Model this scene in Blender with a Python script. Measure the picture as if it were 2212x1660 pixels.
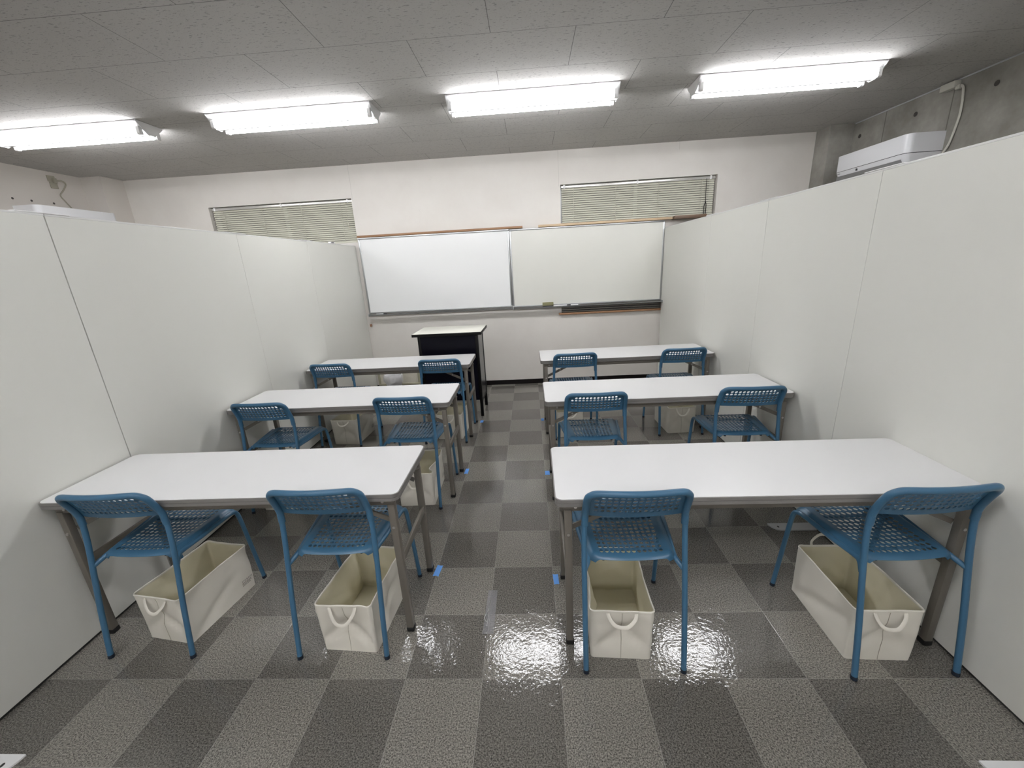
import bpy, bmesh, math, random
from mathutils import Vector, Matrix, noise

S = bpy.context.scene
for o in list(bpy.data.objects):
    bpy.data.objects.remove(o)
C = S.collection

# ------------------------------------------------------------------ camera
W, H = 2212, 1660
F_PX, PITCH, YAW, ROLL = 865.63, 0.2916, -0.0556, -0.0561
cy, sy = math.cos(YAW), math.sin(YAW)
cp, sp = math.cos(PITCH), math.sin(PITCH)
fwd = Vector((sy * cp, cy * cp, -sp))
right = Vector((cy, -sy, 0))
up = right.cross(fwd)
r_ = math.cos(ROLL) * right + math.sin(ROLL) * up
u_ = -math.sin(ROLL) * right + math.cos(ROLL) * up
cam = bpy.data.cameras.new('camera')
cam.sensor_fit = 'HORIZONTAL'
cam.sensor_width = 36.0
cam.lens = 36.0 * F_PX / W
cam.clip_start = 0.02
cam_ob = bpy.data.objects.new('camera', cam)
C.objects.link(cam_ob)
M = Matrix((r_, u_, -fwd)).transposed().to_4x4()
M.translation = Vector((0.2396, -1.1364, 1.5167))
cam_ob.matrix_world = M
S.camera = cam_ob

# ------------------------------------------------------------------ world, exposure
S.view_settings.view_transform = 'Standard'
S.view_settings.look = 'None'
S.view_settings.gamma = 1.0
S.view_settings.use_curve_mapping = False
S.view_settings.exposure = 1.35
wd = bpy.data.worlds.new('night')
wd.use_nodes = True
wd.node_tree.nodes['Background'].inputs[0].default_value = (0.02, 0.025, 0.035, 1)
wd.node_tree.nodes['Background'].inputs[1].default_value = 0.2
S.world = wd
TUBE = 19.0          # emission of the fluorescent tubes

# room dimensions
XL, XR, YB, YF, ZC = -4.745, 3.63, 3.91, -5.6, 2.70
PI = math.pi

# ------------------------------------------------------------------ helpers
def new_bm():
    return bmesh.new()

def link(name, bm, mats, parent=None, smooth=True, recalc=True):
    if recalc:
        bmesh.ops.recalc_face_normals(bm, faces=bm.faces[:])
    me = bpy.data.meshes.new(name)
    bm.to_mesh(me)
    bm.free()
    if not isinstance(mats, (list, tuple)):
        mats = [mats]
    for m in mats:
        me.materials.append(m)
    if smooth:
        for p in me.polygons:
            p.use_smooth = True
        try:
            me.set_sharp_from_angle(angle=math.radians(38))
        except Exception:
            pass
    o = bpy.data.objects.new(name, me)
    C.objects.link(o)
    if parent is not None:
        o.parent = parent
    return o

def thing(name, label, cat, loc=(0, 0, 0), rotz=0.0, group=None):
    o = bpy.data.objects.new(name, None)
    o.empty_display_size = 0.1
    C.objects.link(o)
    o.location = loc
    o.rotation_euler = (0, 0, rotz)
    o['label'] = label
    o['category'] = cat
    if group:
        o['group'] = group
    return o

def tag(o, label, cat, group=None):
    o['label'] = label
    o['category'] = cat
    if group:
        o['group'] = group
    return o

def struct(name, bm, m, parent=None, smooth=False):
    o = link(name, bm, m, parent, smooth)
    if parent is None:
        o['kind'] = 'structure'
    return o

def copy_tree(o, parent=None):
    c = o.copy()
    C.objects.link(c)
    if parent is not None:
        c.parent = parent
    for ch in list(o.children):
        copy_tree(ch, c)
    return c

def box(bm, x0, x1, y0, y1, z0, z1, bev=0.0, mi=0, seg=2):
    vs = [bm.verts.new((x, y, z)) for z in (z0, z1) for y in (y0, y1) for x in (x0, x1)]
    fs = []
    for q in ((0, 2, 3, 1), (4, 5, 7, 6), (0, 1, 5, 4), (2, 6, 7, 3), (0, 4, 6, 2), (1, 3, 7, 5)):
        f = bm.faces.new([vs[i] for i in q])
        f.material_index = mi
        fs.append(f)
    if bev > 0:
        es = list({e for f in fs for e in f.edges})
        r = bmesh.ops.bevel(bm, geom=es, offset=bev, segments=seg, profile=0.5, affect='EDGES')
        for f in r['faces']:
            f.material_index = mi
    return vs

def prism(bm, poly, axis, a0, a1, mi=0):
    """poly: 2-D outline; extruded along axis ('x','y','z') from a0 to a1."""
    def mk(p, a):
        if axis == 'x':
            return (a, p[0], p[1])
        if axis == 'y':
            return (p[0], a, p[1])
        return (p[0], p[1], a)
    A = [bm.verts.new(mk(p, a0)) for p in poly]
    B = [bm.verts.new(mk(p, a1)) for p in poly]
    n = len(poly)
    fs = [bm.faces.new(A[::-1]), bm.faces.new(B)]
    for i in range(n):
        fs.append(bm.faces.new((A[i], A[(i + 1) % n], B[(i + 1) % n], B[i])))
    for f in fs:
        f.material_index = mi
    return fs

def rrect(x0, x1, y0, y1, r, n=5):
    pts = []
    for cx, cy_, a in ((x1 - r, y1 - r, 0), (x0 + r, y1 - r, 90), (x0 + r, y0 + r, 180), (x1 - r, y0 + r, 270)):
        for i in range(n + 1):
            t = math.radians(a + 90 * i / n)
            pts.append((cx + r * math.cos(t), cy_ + r * math.sin(t)))
    return pts

def catmull(pts, n=6):
    P = [Vector(p) for p in pts]
    P = [2 * P[0] - P[1]] + P + [2 * P[-1] - P[-2]]
    out = []
    for i in range(1, len(P) - 2):
        a, b, c, d = P[i - 1], P[i], P[i + 1], P[i + 2]
        for k in range(n):
            t = k / n
            out.append(0.5 * ((2 * b) + (c - a) * t + (2 * a - 5 * b + 4 * c - d) * t * t + (3 * b - a - 3 * c + d) * t ** 3))
    out.append(P[-2])
    return out

def sweep(bm, pts, ra, rb=None, seg=12, caps=True, ref=None, closed=False, mi=0):
    pts = [Vector(p) for p in pts]
    n = len(pts)
    if rb is None:
        rb = ra
    rings = []
    prev = None
    for i, p in enumerate(pts):
        if closed:
            t = pts[(i + 1) % n] - pts[i - 1]
        else:
            t = pts[min(i + 1, n - 1)] - pts[max(i - 1, 0)]
        t.normalize()
        if prev is None:
            a = Vector(ref) if ref is not None else (Vector((0, 0, 1)) if abs(t.z) < 0.9 else Vector((1, 0, 0)))
        else:
            a = prev
        a = a - t * a.dot(t)
        a.normalize()
        prev = a
        b = t.cross(a)
        A = ra[i] if isinstance(ra, (list, tuple)) else ra
        B = rb[i] if isinstance(rb, (list, tuple)) else rb
        rings.append([bm.verts.new(p + a * A * math.cos(2 * PI * k / seg) + b * B * math.sin(2 * PI * k / seg)) for k in range(seg)])
    m = n if closed else n - 1
    for i in range(m):
        R0, R1 = rings[i], rings[(i + 1) % n]
        for k in range(seg):
            f = bm.faces.new((R0[k], R0[(k + 1) % seg], R1[(k + 1) % seg], R1[k]))
            f.material_index = mi
    if caps and not closed:
        bm.faces.new(rings[0][::-1]).material_index = mi
        bm.faces.new(rings[-1]).material_index = mi
    return rings

def lathe(bm, prof, n=32, centre=(0, 0), mi=0):
    rings = []
    for r, z in prof:
        rings.append([bm.verts.new((centre[0] + r * math.cos(2 * PI * k / n), centre[1] + r * math.sin(2 * PI * k / n), z)) for k in range(n)])
    for i in range(len(rings) - 1):
        for k in range(n):
            bm.faces.new((rings[i][k], rings[i][(k + 1) % n], rings[i + 1][(k + 1) % n], rings[i + 1][k])).material_index = mi
    return rings

def disc(bm, c, r, axis, n=12, depth=0.003):
    """a low rivet or button: axis 'x', 'y' or 'z'"""
    c = Vector(c)
    ax = {'x': Vector((1, 0, 0)), 'y': Vector((0, 1, 0)), 'z': Vector((0, 0, 1))}[axis]
    sweep(bm, [c - ax * depth, c + ax * depth * 0.4, c + ax * depth], [r, r, r * 0.6], seg=n)

# ------------------------------------------------------------------ materials
def mat(name, col, rough=0.5, metal=0.0, bump=None, vary=None, coat=0.0, spec=None):
    """bump = (scale, strength, distance); vary = (scale, amount)"""
    m = bpy.data.materials.new(name)
    m.use_nodes = True
    nt = m.node_tree
    b = nt.nodes['Principled BSDF']
    b.inputs['Base Color'].default_value = (*col, 1)
    b.inputs['Roughness'].default_value = rough
    b.inputs['Metallic'].default_value = metal
    if coat:
        b.inputs['Coat Weight'].default_value = coat
        b.inputs['Coat Roughness'].default_value = 0.12
    if spec is not None:
        b.inputs['Specular IOR Level'].default_value = spec
    tc = nt.nodes.new('ShaderNodeTexCoord')
    if bump:
        nz = nt.nodes.new('ShaderNodeTexNoise')
        nz.inputs['Scale'].default_value = bump[0]
        nz.inputs['Detail'].default_value = 3
        nt.links.new(tc.outputs['Object'], nz.inputs['Vector'])
        bp = nt.nodes.new('ShaderNodeBump')
        bp.inputs['Strength'].default_value = bump[1]
        bp.inputs['Distance'].default_value = bump[2]
        nt.links.new(nz.outputs['Fac'], bp.inputs['Height'])
        nt.links.new(bp.outputs['Normal'], b.inputs['Normal'])
    if vary:
        nz = nt.nodes.new('ShaderNodeTexNoise')
        nz.inputs['Scale'].default_value = vary[0]
        nz.inputs['Detail'].default_value = 4
        nt.links.new(tc.outputs['Object'], nz.inputs['Vector'])
        mx = nt.nodes.new('ShaderNodeMix')
        mx.data_type = 'RGBA'
        nt.links.new(nz.outputs['Fac'], mx.inputs[0])
        k = vary[1]
        mx.inputs[6].default_value = (*[c * (1 - k) for c in col], 1)
        mx.inputs[7].default_value = (*[min(1, c * (1 + k)) for c in col], 1)
        nt.links.new(mx.outputs[2], b.inputs['Base Color'])
    return m

class NG:
    """tiny node-graph helper"""
    def __init__(self, m):
        self.nt = m.node_tree
    def math(self, op, a, b=None, c=None):
        n = self.nt.nodes.new('ShaderNodeMath')
        n.operation = op
        for i, v in enumerate((a, b, c)):
            if v is None:
                continue
            if isinstance(v, (int, float)):
                n.inputs[i].default_value = v
            else:
                self.nt.links.new(v, n.inputs[i])
        return n.outputs[0]
    def mix(self, f, a, b):
        n = self.nt.nodes.new('ShaderNodeMix')
        n.data_type = 'RGBA'
        for i, v in ((0, f), (6, a), (7, b)):
            if isinstance(v, (int, float)):
                n.inputs[i].default_value = v
            elif isinstance(v, tuple):
                n.inputs[i].default_value = (*v, 1)
            else:
                self.nt.links.new(v, n.inputs[i])
        return n.outputs[2]
    def noise(self, vec, scale, detail=2, rough=0.5):
        n = self.nt.nodes.new('ShaderNodeTexNoise')
        n.inputs['Scale'].default_value = scale
        n.inputs['Detail'].default_value = detail
        n.inputs['Roughness'].default_value = rough
        self.nt.links.new(vec, n.inputs['Vector'])
        return n.outputs['Fac']
    def ramp(self, f, lo, hi):
        n = self.nt.nodes.new('ShaderNodeMapRange')
        n.inputs[1].default_value = lo
        n.inputs[2].default_value = hi
        self.nt.links.new(f, n.inputs[0])
        return n.outputs[0]
    def scaled(self, vec, sx, sy_, sz):
        n = self.nt.nodes.new('ShaderNodeMapping')
        n.inputs['Scale'].default_value = (sx, sy_, sz)
        self.nt.links.new(vec, n.inputs['Vector'])
        return n.outputs[0]

def floor_material():
    m = bpy.data.materials.new('speckled_floor_tile')
    m.use_nodes = True
    nt = m.node_tree
    g = NG(m)
    b = nt.nodes['Principled BSDF']
    tc = nt.nodes.new('ShaderNodeTexCoord')
    P = tc.outputs['Object']
    sx = nt.nodes.new('ShaderNodeSeparateXYZ')
    nt.links.new(P, sx.inputs[0])
    u = g.math('DIVIDE', sx.outputs[0], 0.3)
    v = g.math('DIVIDE', sx.outputs[1], 0.2937)
    fu, fv = g.math('FLOOR', u), g.math('FLOOR', v)
    par = g.math('MODULO', g.math('ADD', g.math('ADD', fu, fv), 200.0), 2.0)
    # every tile a little different
    wn = nt.nodes.new('ShaderNodeTexWhiteNoise')
    wn.noise_dimensions = '2D'
    cb = nt.nodes.new('ShaderNodeCombineXYZ')
    nt.links.new(fu, cb.inputs[0])
    nt.links.new(fv, cb.inputs[1])
    nt.links.new(cb.outputs[0], wn.inputs['Vector'])
    base = g.mix(par, (0.27, 0.258, 0.232), (0.166, 0.158, 0.143))
    base = g.mix(g.math('MULTIPLY', wn.outputs['Value'], 0.22), base, (0.16, 0.153, 0.14))
    grain = g.ramp(g.noise(P, 200, 3, 0.75), 0.37, 0.63)
    fleck = g.ramp(g.noise(P, 150, 2, 0.6), 0.60, 0.70)
    spark = g.ramp(g.noise(P, 185, 2, 0.6), 0.62, 0.72)
    vm = nt.nodes.new('ShaderNodeMix'); vm.data_type = 'RGBA'; vm.blend_type = 'MULTIPLY'
    vm.inputs[0].default_value = 1.0
    nt.links.new(base, vm.inputs[6])
    nt.links.new(g.mix(grain, (0.24, 0.24, 0.235), (1.36, 1.34, 1.30)), vm.inputs[7])
    col = vm.outputs[2]
    col = g.mix(g.math('MULTIPLY', fleck, 0.60), col, (0.030, 0.029, 0.026))
    col = g.mix(g.math('MULTIPLY', spark, 0.55), col, (0.44, 0.425, 0.39))
    # joints
    du = g.math('ABSOLUTE', g.math('SUBTRACT', g.math('FRACT', u), 0.5))
    dv = g.math('ABSOLUTE', g.math('SUBTRACT', g.math('FRACT', v), 0.5))
    jt = g.math('MAXIMUM', g.ramp(du, 0.4945, 0.4975), g.ramp(dv, 0.4945, 0.4975))
    col = g.mix(g.math('MULTIPLY', jt, 0.75), col, (0.30, 0.29, 0.265))
    nt.links.new(col, b.inputs['Base Color'])
    rg = g.noise(P, 3.0, 2)
    nt.links.new(g.math('ADD', g.math('MULTIPLY', rg, 0.04), 0.025), b.inputs['Roughness'])
    b.inputs['Specular IOR Level'].default_value = 0.62
    h1 = g.noise(P, 75, 2, 0.5)
    h2 = g.noise(P, 14, 1, 0.5)
    hh = g.math('ADD', g.math('MULTIPLY', h1, 0.55), g.math('MULTIPLY', h2, 0.9))
    hh = g.math('SUBTRACT', hh, g.math('MULTIPLY', jt, 0.5))
    bp = nt.nodes.new('ShaderNodeBump')
    bp.inputs['Strength'].default_value = 0.5
    bp.inputs['Distance'].default_value = 0.0022
    nt.links.new(hh, bp.inputs['Height'])
    nt.links.new(bp.outputs['Normal'], b.inputs['Normal'])
    return m

def ceiling_material():
    """rock-wool boards 0.91 x 0.445 in running bond, short dark fissures"""
    m = bpy.data.materials.new('fissured_ceiling_board')
    m.use_nodes = True
    nt = m.node_tree
    g = NG(m)
    b = nt.nodes['Principled BSDF']
    b.inputs['Roughness'].default_value = 0.95
    b.inputs['Specular IOR Level'].default_value = 0.1
    tc = nt.nodes.new('ShaderNodeTexCoord')
    P = tc.outputs['Object']
    sx = nt.nodes.new('ShaderNodeSeparateXYZ')
    nt.links.new(P, sx.inputs[0])
    v = g.math('DIVIDE', g.math('SUBTRACT', sx.outputs[1], 1.445 - 44.5), 0.445)
    fv = g.math('FLOOR', v)
    odd = g.math('MODULO', fv, 2.0)
    x = g.math('ADD', g.math('SUBTRACT', sx.outputs[0], 0.54 - 91.0), g.math('MULTIPLY', odd, 0.455))
    u = g.math('DIVIDE', x, 0.91)
    du = g.math('ABSOLUTE', g.math('SUBTRACT', g.math('FRACT', u), 0.5))
    dv = g.math('ABSOLUTE', g.math('SUBTRACT', g.math('FRACT', v), 0.5))
    jt = g.math('MAXIMUM', g.ramp(du, 0.4975, 0.4985), g.ramp(dv, 0.4950, 0.4975))
    fis = g.ramp(g.noise(g.scaled(P, 42, 115, 1), 1.0, 3, 0.55), 0.600, 0.665)
    fis2 = g.ramp(g.noise(g.scaled(P, 120, 140, 1), 1.0, 2, 0.5), 0.64, 0.70)
    msk = g.math('MAXIMUM', fis, g.math('MULTIPLY', fis2, 0.6))
    base = g.mix(g.noise(P, 2.0, 2), (0.50, 0.49, 0.47), (0.54, 0.53, 0.51))
    col = g.mix(g.math('MULTIPLY', msk, 0.52), base, (0.16, 0.155, 0.15))
    col = g.mix(g.math('MULTIPLY', jt, 0.75), col, (0.12, 0.115, 0.11))
    nt.links.new(col, b.inputs['Base Color'])
    bp = nt.nodes.new('ShaderNodeBump')
    bp.inputs['Strength'].default_value = 0.5
    bp.inputs['Distance'].default_value = 0.002
    bp.invert = True
    nt.links.new(g.math('ADD', msk, jt), bp.inputs['Height'])
    nt.links.new(bp.outputs['Normal'], b.inputs['Normal'])
    return m

def concrete_material():
    m = bpy.data.materials.new('fair_faced_concrete')
    m.use_nodes = True
    nt = m.node_tree
    g = NG(m)
    b = nt.nodes['Principled BSDF']
    b.inputs['Roughness'].default_value = 0.8
    tc = nt.nodes.new('ShaderNodeTexCoord')
    P = tc.outputs['Object']
    n1 = g.ramp(g.noise(P, 2.2, 5, 0.62), 0.3, 0.7)
    n2 = g.noise(P, 28, 3, 0.6)
    base = g.mix(n1, (0.19, 0.18, 0.155), (0.44, 0.43, 0.39))
    base = g.mix(g.math('MULTIPLY', n2, 0.25), base, (0.14, 0.13, 0.115))
    sx = nt.nodes.new('ShaderNodeSeparateXYZ')
    nt.links.new(P, sx.inputs[0])
    j = None
    for yj in (3.31, 2.675, 1.76):
        d = g.math('ABSOLUTE', g.math('SUBTRACT', sx.outputs[1], yj))
        k = g.math('LESS_THAN', d, 0.005)
        j = k if j is None else g.math('MAXIMUM', j, k)
    col = g.mix(g.math('MULTIPLY', j, 0.6), base, (0.08, 0.075, 0.065))
    nt.links.new(col, b.inputs['Base Color'])
    bp = nt.nodes.new('ShaderNodeBump')
    bp.inputs['Strength'].default_value = 0.3
    bp.inputs['Distance'].default_value = 0.003
    nt.links.new(g.math('SUBTRACT', n2, g.math('MULTIPLY', j, 2.0)), bp.inputs['Height'])
    nt.links.new(bp.outputs['Normal'], b.inputs['Normal'])
    return m

def plaster_material():
    """painted back wall: faint roller texture, scuffs, joint lines above the window corners"""
    m = bpy.data.materials.new('painted_board_wall')
    m.use_nodes = True
    nt = m.node_tree
    g = NG(m)
    b = nt.nodes['Principled BSDF']
    b.inputs['Roughness'].default_value = 0.55
    tc = nt.nodes.new('ShaderNodeTexCoord')
    P = tc.outputs['Object']
    sx = nt.nodes.new('ShaderNodeSeparateXYZ')
    nt.links.new(P, sx.inputs[0])
    base = g.mix(g.ramp(g.noise(P, 3.0, 4, 0.6), 0.3, 0.7), (0.66, 0.63, 0.585), (0.70, 0.675, 0.63))
    scuff = g.ramp(g.noise(P, 9.0, 5, 0.7), 0.66, 0.80)
    base = g.mix(g.math('MULTIPLY', scuff, 0.35), base, (0.50, 0.47, 0.43))
    j = None
    for xj, zlo in ((-1.79, 2.33), (0.616, 2.33), (1.95, 2.62)):
        wob = g.math('MULTIPLY', g.math('SUBTRACT', g.noise(P, 6.0, 2), 0.5), 0.012)
        d = g.math('ABSOLUTE', g.math('SUBTRACT', g.math('ADD', sx.outputs[0], wob), xj))
        k = g.math('MULTIPLY', g.math('LESS_THAN', d, 0.0022), g.math('GREATER_THAN', sx.outputs[2], zlo))
        j = k if j is None else g.math('MAXIMUM', j, k)
    col = g.mix(g.math('MULTIPLY', j, 0.5), base, (0.42, 0.40, 0.37))
    nt.links.new(col, b.inputs['Base Color'])
    bp = nt.nodes.new('ShaderNodeBump')
    bp.inputs['Strength'].default_value = 0.12
    bp.inputs['Distance'].default_value = 0.002
    nt.links.new(g.noise(P, 160, 3), bp.inputs['Height'])
    nt.links.new(bp.outputs['Normal'], b.inputs['Normal'])
    return m

def wood_material(name, c0, c1):
    m = bpy.data.materials.new(name)
    m.use_nodes = True
    nt = m.node_tree
    g = NG(m)
    b = nt.nodes['Principled BSDF']
    b.inputs['Roughness'].default_value = 0.5
    tc = nt.nodes.new('ShaderNodeTexCoord')
    n = g.noise(g.scaled(tc.outputs['Object'], 1.5, 60, 60), 1.0, 4, 0.6)
    nt.links.new(g.mix(g.ramp(n, 0.3, 0.7), c0, c1), b.inputs['Base Color'])
    return m

def emit_material(name, col, strength):
    m = bpy.data.materials.new(name)
    m.use_nodes = True
    nt = m.node_tree
    nt.nodes.remove(nt.nodes['Principled BSDF'])
    e = nt.nodes.new('ShaderNodeEmission')
    e.inputs[0].default_value = (*col, 1)
    e.inputs[1].default_value = strength
    nt.links.new(e.outputs[0], nt.nodes['Material Output'].inputs[0])
    return m

M_FLOOR = floor_material()
M_CEIL = ceiling_material()
M_CONC = concrete_material()
M_WALL = plaster_material()
M_WALL2 = mat('painted_side_wall', (0.62, 0.585, 0.54), 0.6, bump=(120, 0.1, 0.002), vary=(3, 0.03))
M_BASE = mat('black_vinyl_baseboard', (0.006, 0.004, 0.004), 0.4, spec=0.2)
M_PART = mat('partition_laminate', (0.74, 0.74, 0.69), 0.42, vary=(1.3, 0.02), bump=(300, 0.05, 0.0006), spec=0.35)
M_SEAL = mat('pale_joint_seal', (0.42, 0.42, 0.40), 0.6)
M_PEDGE = mat('partition_edge_trim', (0.74, 0.74, 0.72), 0.35)
M_GAP = mat('dark_joint', (0.03, 0.03, 0.028), 0.8)
M_WHITE = mat('white_steel', (0.80, 0.80, 0.80), 0.3)
M_TABLE = mat('white_table_laminate', (0.735, 0.735, 0.735), 0.22, vary=(6, 0.012), spec=0.45)
M_EDGE = mat('grey_edge_band', (0.20, 0.19, 0.18), 0.45)
M_STEEL = mat('taupe_painted_steel', (0.180, 0.163, 0.138), 0.35, metal=0.2, bump=(200, 0.05, 0.0006))
M_RIVET = mat('bright_rivet', (0.55, 0.53, 0.50), 0.3, metal=0.9)
M_RUBBER = mat('black_rubber', (0.008, 0.008, 0.008), 0.6)
M_BLUE = mat('blue_plastic', (0.045, 0.132, 0.226), 0.31, bump=(700, 0.06, 0.0004))
M_BLUEM = mat('blue_painted_steel', (0.052, 0.147, 0.250), 0.28)
M_NAVY = mat('dark_navy_foot', (0.006, 0.012, 0.025), 0.5)
M_CANVAS = mat('cream_canvas', (0.72, 0.69, 0.61), 0.85, bump=(420, 0.25, 0.0008), vary=(12, 0.03))
M_SEAM = mat('canvas_seam_thread', (0.40, 0.37, 0.30), 0.9)
M_LINING = mat('yellowish_lining', (0.66, 0.62, 0.46), 0.6, bump=(60, 0.2, 0.002), vary=(8, 0.05))
M_INK = mat('dark_print', (0.06, 0.058, 0.055), 0.7)
M_TAPE = mat('blue_masking_tape', (0.10, 0.30, 0.72), 0.6)
M_BOARD1 = mat('glossy_whiteboard', (0.83, 0.84, 0.83), 0.16)
M_BOARD2 = mat('aged_whiteboard', (0.69, 0.69, 0.635), 0.24, vary=(3.5, 0.02))
M_ALU = mat('dull_aluminium', (0.42, 0.43, 0.43), 0.35, metal=0.85)
M_ALUD = mat('grey_tray_metal', (0.36, 0.37, 0.37), 0.4, metal=0.5)
M_WOOD = wood_material('orange_brown_wood', (0.26, 0.135, 0.065), (0.36, 0.20, 0.105))
M_WOODP = wood_material('pale_plank', (0.52, 0.38, 0.235), (0.62, 0.48, 0.32))
M_WOODD = wood_material('dark_plank', (0.13, 0.085, 0.055), (0.20, 0.13, 0.085))
M_BLACK = mat('black_lectern_panel', (0.0035, 0.0035, 0.009), 0.32, spec=0.16)
M_BLACK2 = mat('black_lectern_frame', (0.003, 0.003, 0.003), 0.4, spec=0.2)
M_DGREY = mat('grey_lectern_side', (0.045, 0.045, 0.05), 0.2)
M_CREAM = mat('cream_lectern_top', (0.80, 0.79, 0.70), 0.3)
M_SLAT = mat('ivory_blind_slat', (0.60, 0.595, 0.50), 0.4)
M_CORD = mat('ivory_cord', (0.55, 0.54, 0.46), 0.8)
M_HEAD = mat('bright_headrail', (0.72, 0.71, 0.68), 0.22, metal=0.5)
M_BIN = mat('white_bin_plastic', (0.75, 0.75, 0.76), 0.3)
M_ACP = mat('white_appliance_plastic', (0.80, 0.81, 0.83), 0.22)
M_ACG = mat('grey_appliance_plastic', (0.46, 0.47, 0.48), 0.35)
M_LOUV = mat('grey_louver', (0.20, 0.20, 0.20), 0.4)
M_ACD = mat('dark_slot', (0.03, 0.03, 0.035), 0.5)
M_TUBE = emit_material('lit_fluorescent_tube', (0.97, 0.97, 1.0), TUBE)
M_BOX = mat('ivory_junction_plastic', (0.55, 0.54, 0.48), 0.45)
M_OLD = mat('aged_ivory_plate', (0.36, 0.34, 0.27), 0.5)
M_BOARDC = mat('cream_panel', (0.66, 0.63, 0.53), 0.5)
M_BOARDF = mat('olive_cream_frame', (0.45, 0.43, 0.31), 0.5)
M_ERASER = mat('olive_felt_eraser', (0.22, 0.21, 0.11), 0.8)
M_GLASS = mat('night_window_glass', (0.02, 0.022, 0.025), 0.05)

def clear_tape_material():
    m = bpy.data.materials.new('clear_packing_tape')
    m.use_nodes = True
    nt = m.node_tree
    b = nt.nodes['Principled BSDF']
    b.inputs['Base Color'].default_value = (0.40, 0.40, 0.41, 1)
    b.inputs['Roughness'].default_value = 0.3
    b.inputs['Alpha'].default_value = 0.28
    tc = nt.nodes.new('ShaderNodeTexCoord')
    nz = nt.nodes.new('ShaderNodeTexNoise')
    nz.inputs['Scale'].default_value = 60
    nt.links.new(tc.outputs['Object'], nz.inputs['Vector'])
    bp = nt.nodes.new('ShaderNodeBump')
    bp.inputs['Strength'].default_value = 0.3
    bp.inputs['Distance'].default_value = 0.002
    nt.links.new(nz.outputs['Fac'], bp.inputs['Height'])
    nt.links.new(bp.outputs['Normal'], b.inputs['Normal'])
    return m
M_CLEAR = clear_tape_material()

# ------------------------------------------------------------------ room shell
bm = new_bm(); box(bm, XL - 0.15, XR + 0.25, YF - 0.15, YB + 0.25, -0.12, 0.0); struct('floor', bm, M_FLOOR)
bm = new_bm(); box(bm, XL - 0.15, XR + 0.25, YF - 0.15, YB + 0.25, ZC, ZC + 0.12); struct('ceiling', bm, M_CEIL)

WIN = ((-3.553, -1.806, 1.862, 2.350), (0.635, 2.390, 1.925, 2.348))
def wall_with_holes(bm, x0, x1, z0, z1, y0, y1, holes):
    xs = sorted({x0, x1, *[h[0] for h in holes], *[h[1] for h in holes]})
    zs = sorted({z0, z1, *[h[2] for h in holes], *[h[3] for h in holes]})
    nx, nz = len(xs) - 1, len(zs) - 1
    def solid(i, k):
        if i < 0 or k < 0 or i >= nx or k >= nz:
            return False
        cx, cz = (xs[i] + xs[i + 1]) / 2, (zs[k] + zs[k + 1]) / 2
        return not any(h[0] < cx < h[1] and h[2] < cz < h[3] for h in holes)
    V = {}
    def v(i, j, k):
        if (i, j, k) not in V:
            V[(i, j, k)] = bm.verts.new((xs[i], (y0, y1)[j], zs[k]))
        return V[(i, j, k)]
    for i in range(nx):
        for k in range(nz):
            if not solid(i, k):
                continue
            bm.faces.new((v(i, 0, k), v(i + 1, 0, k), v(i + 1, 0, k + 1), v(i, 0, k + 1)))
            bm.faces.new((v(i, 1, k), v(i, 1, k + 1), v(i + 1, 1, k + 1), v(i + 1, 1, k)))
            if not solid(i - 1, k): bm.faces.new((v(i, 0, k), v(i, 0, k + 1), v(i, 1, k + 1), v(i, 1, k)))
            if not solid(i + 1, k): bm.faces.new((v(i + 1, 0, k), v(i + 1, 1, k), v(i + 1, 1, k + 1), v(i + 1, 0, k + 1)))
            if not solid(i, k - 1): bm.faces.new((v(i, 0, k), v(i, 1, k), v(i + 1, 1, k), v(i + 1, 0, k)))
            if not solid(i, k + 1): bm.faces.new((v(i, 0, k + 1), v(i + 1, 0, k + 1), v(i + 1, 1, k + 1), v(i, 1, k + 1)))

bm = new_bm(); wall_with_holes(bm, XL, XR, 0, ZC, YB, YB + 0.15, WIN); struct('wall_back', bm, M_WALL)
# left wall with its column, right concrete wall with its column: L-shaped footprints
bm = new_bm(); prism(bm, [(XL - 0.15, YF), (XL, YF), (XL, 3.64), (-4.51, 3.64), (-4.51, YB), (XL - 0.15, YB)], 'z', 0, ZC); struct('wall_left', bm, M_WALL2)
bm = new_bm(); prism(bm, [(XR + 0.15, YF), (XR, YF), (XR, 3.69), (3.395, 3.69), (3.395, YB), (XR + 0.15, YB)], 'z', 0, ZC); struct('wall_right', bm, M_CONC)
bm = new_bm(); box(bm, XL, XR, YF - 0.12, YF, 0, ZC); struct('wall_front', bm, M_WALL2)
bm = new_bm(); box(bm, -4.50, 3.39, YB - 0.008, YB, 0.0, 0.06, 0.002); struct('baseboard_back', bm, M_BASE)
# thin white cover strip along the top of the concrete wall
bm = new_bm(); box(bm, XR - 0.006, XR, YF, 3.68, ZC - 0.011, ZC - 0.001); struct('trim_1', bm, M_ACG)
# form-tie holes of the concrete
tie = None
for y, z in ((2.99, 2.565), (2.36, 2.565), (3.60, 2.56), (1.72, 2.565)):
    bm = new_bm(); sweep(bm, [(XR - 0.001, y, z), (XR + 0.002, y, z)], 0.019, seg=16)
    o = struct('trim_2' if tie is None else 'trim_2', bm, mat('tie_plug', (0.06, 0.055, 0.05), 0.8) if tie is None else tie)
    tie = o.data.materials[0]
for y in (2.924, 3.081, 3.281):
    bm = new_bm(); sweep(bm, [(XL - 0.001, y, 2.386), (XL + 0.002, y, 2.386)], 0.010, seg=12)
    struct('trim_3', bm, tie)

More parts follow.
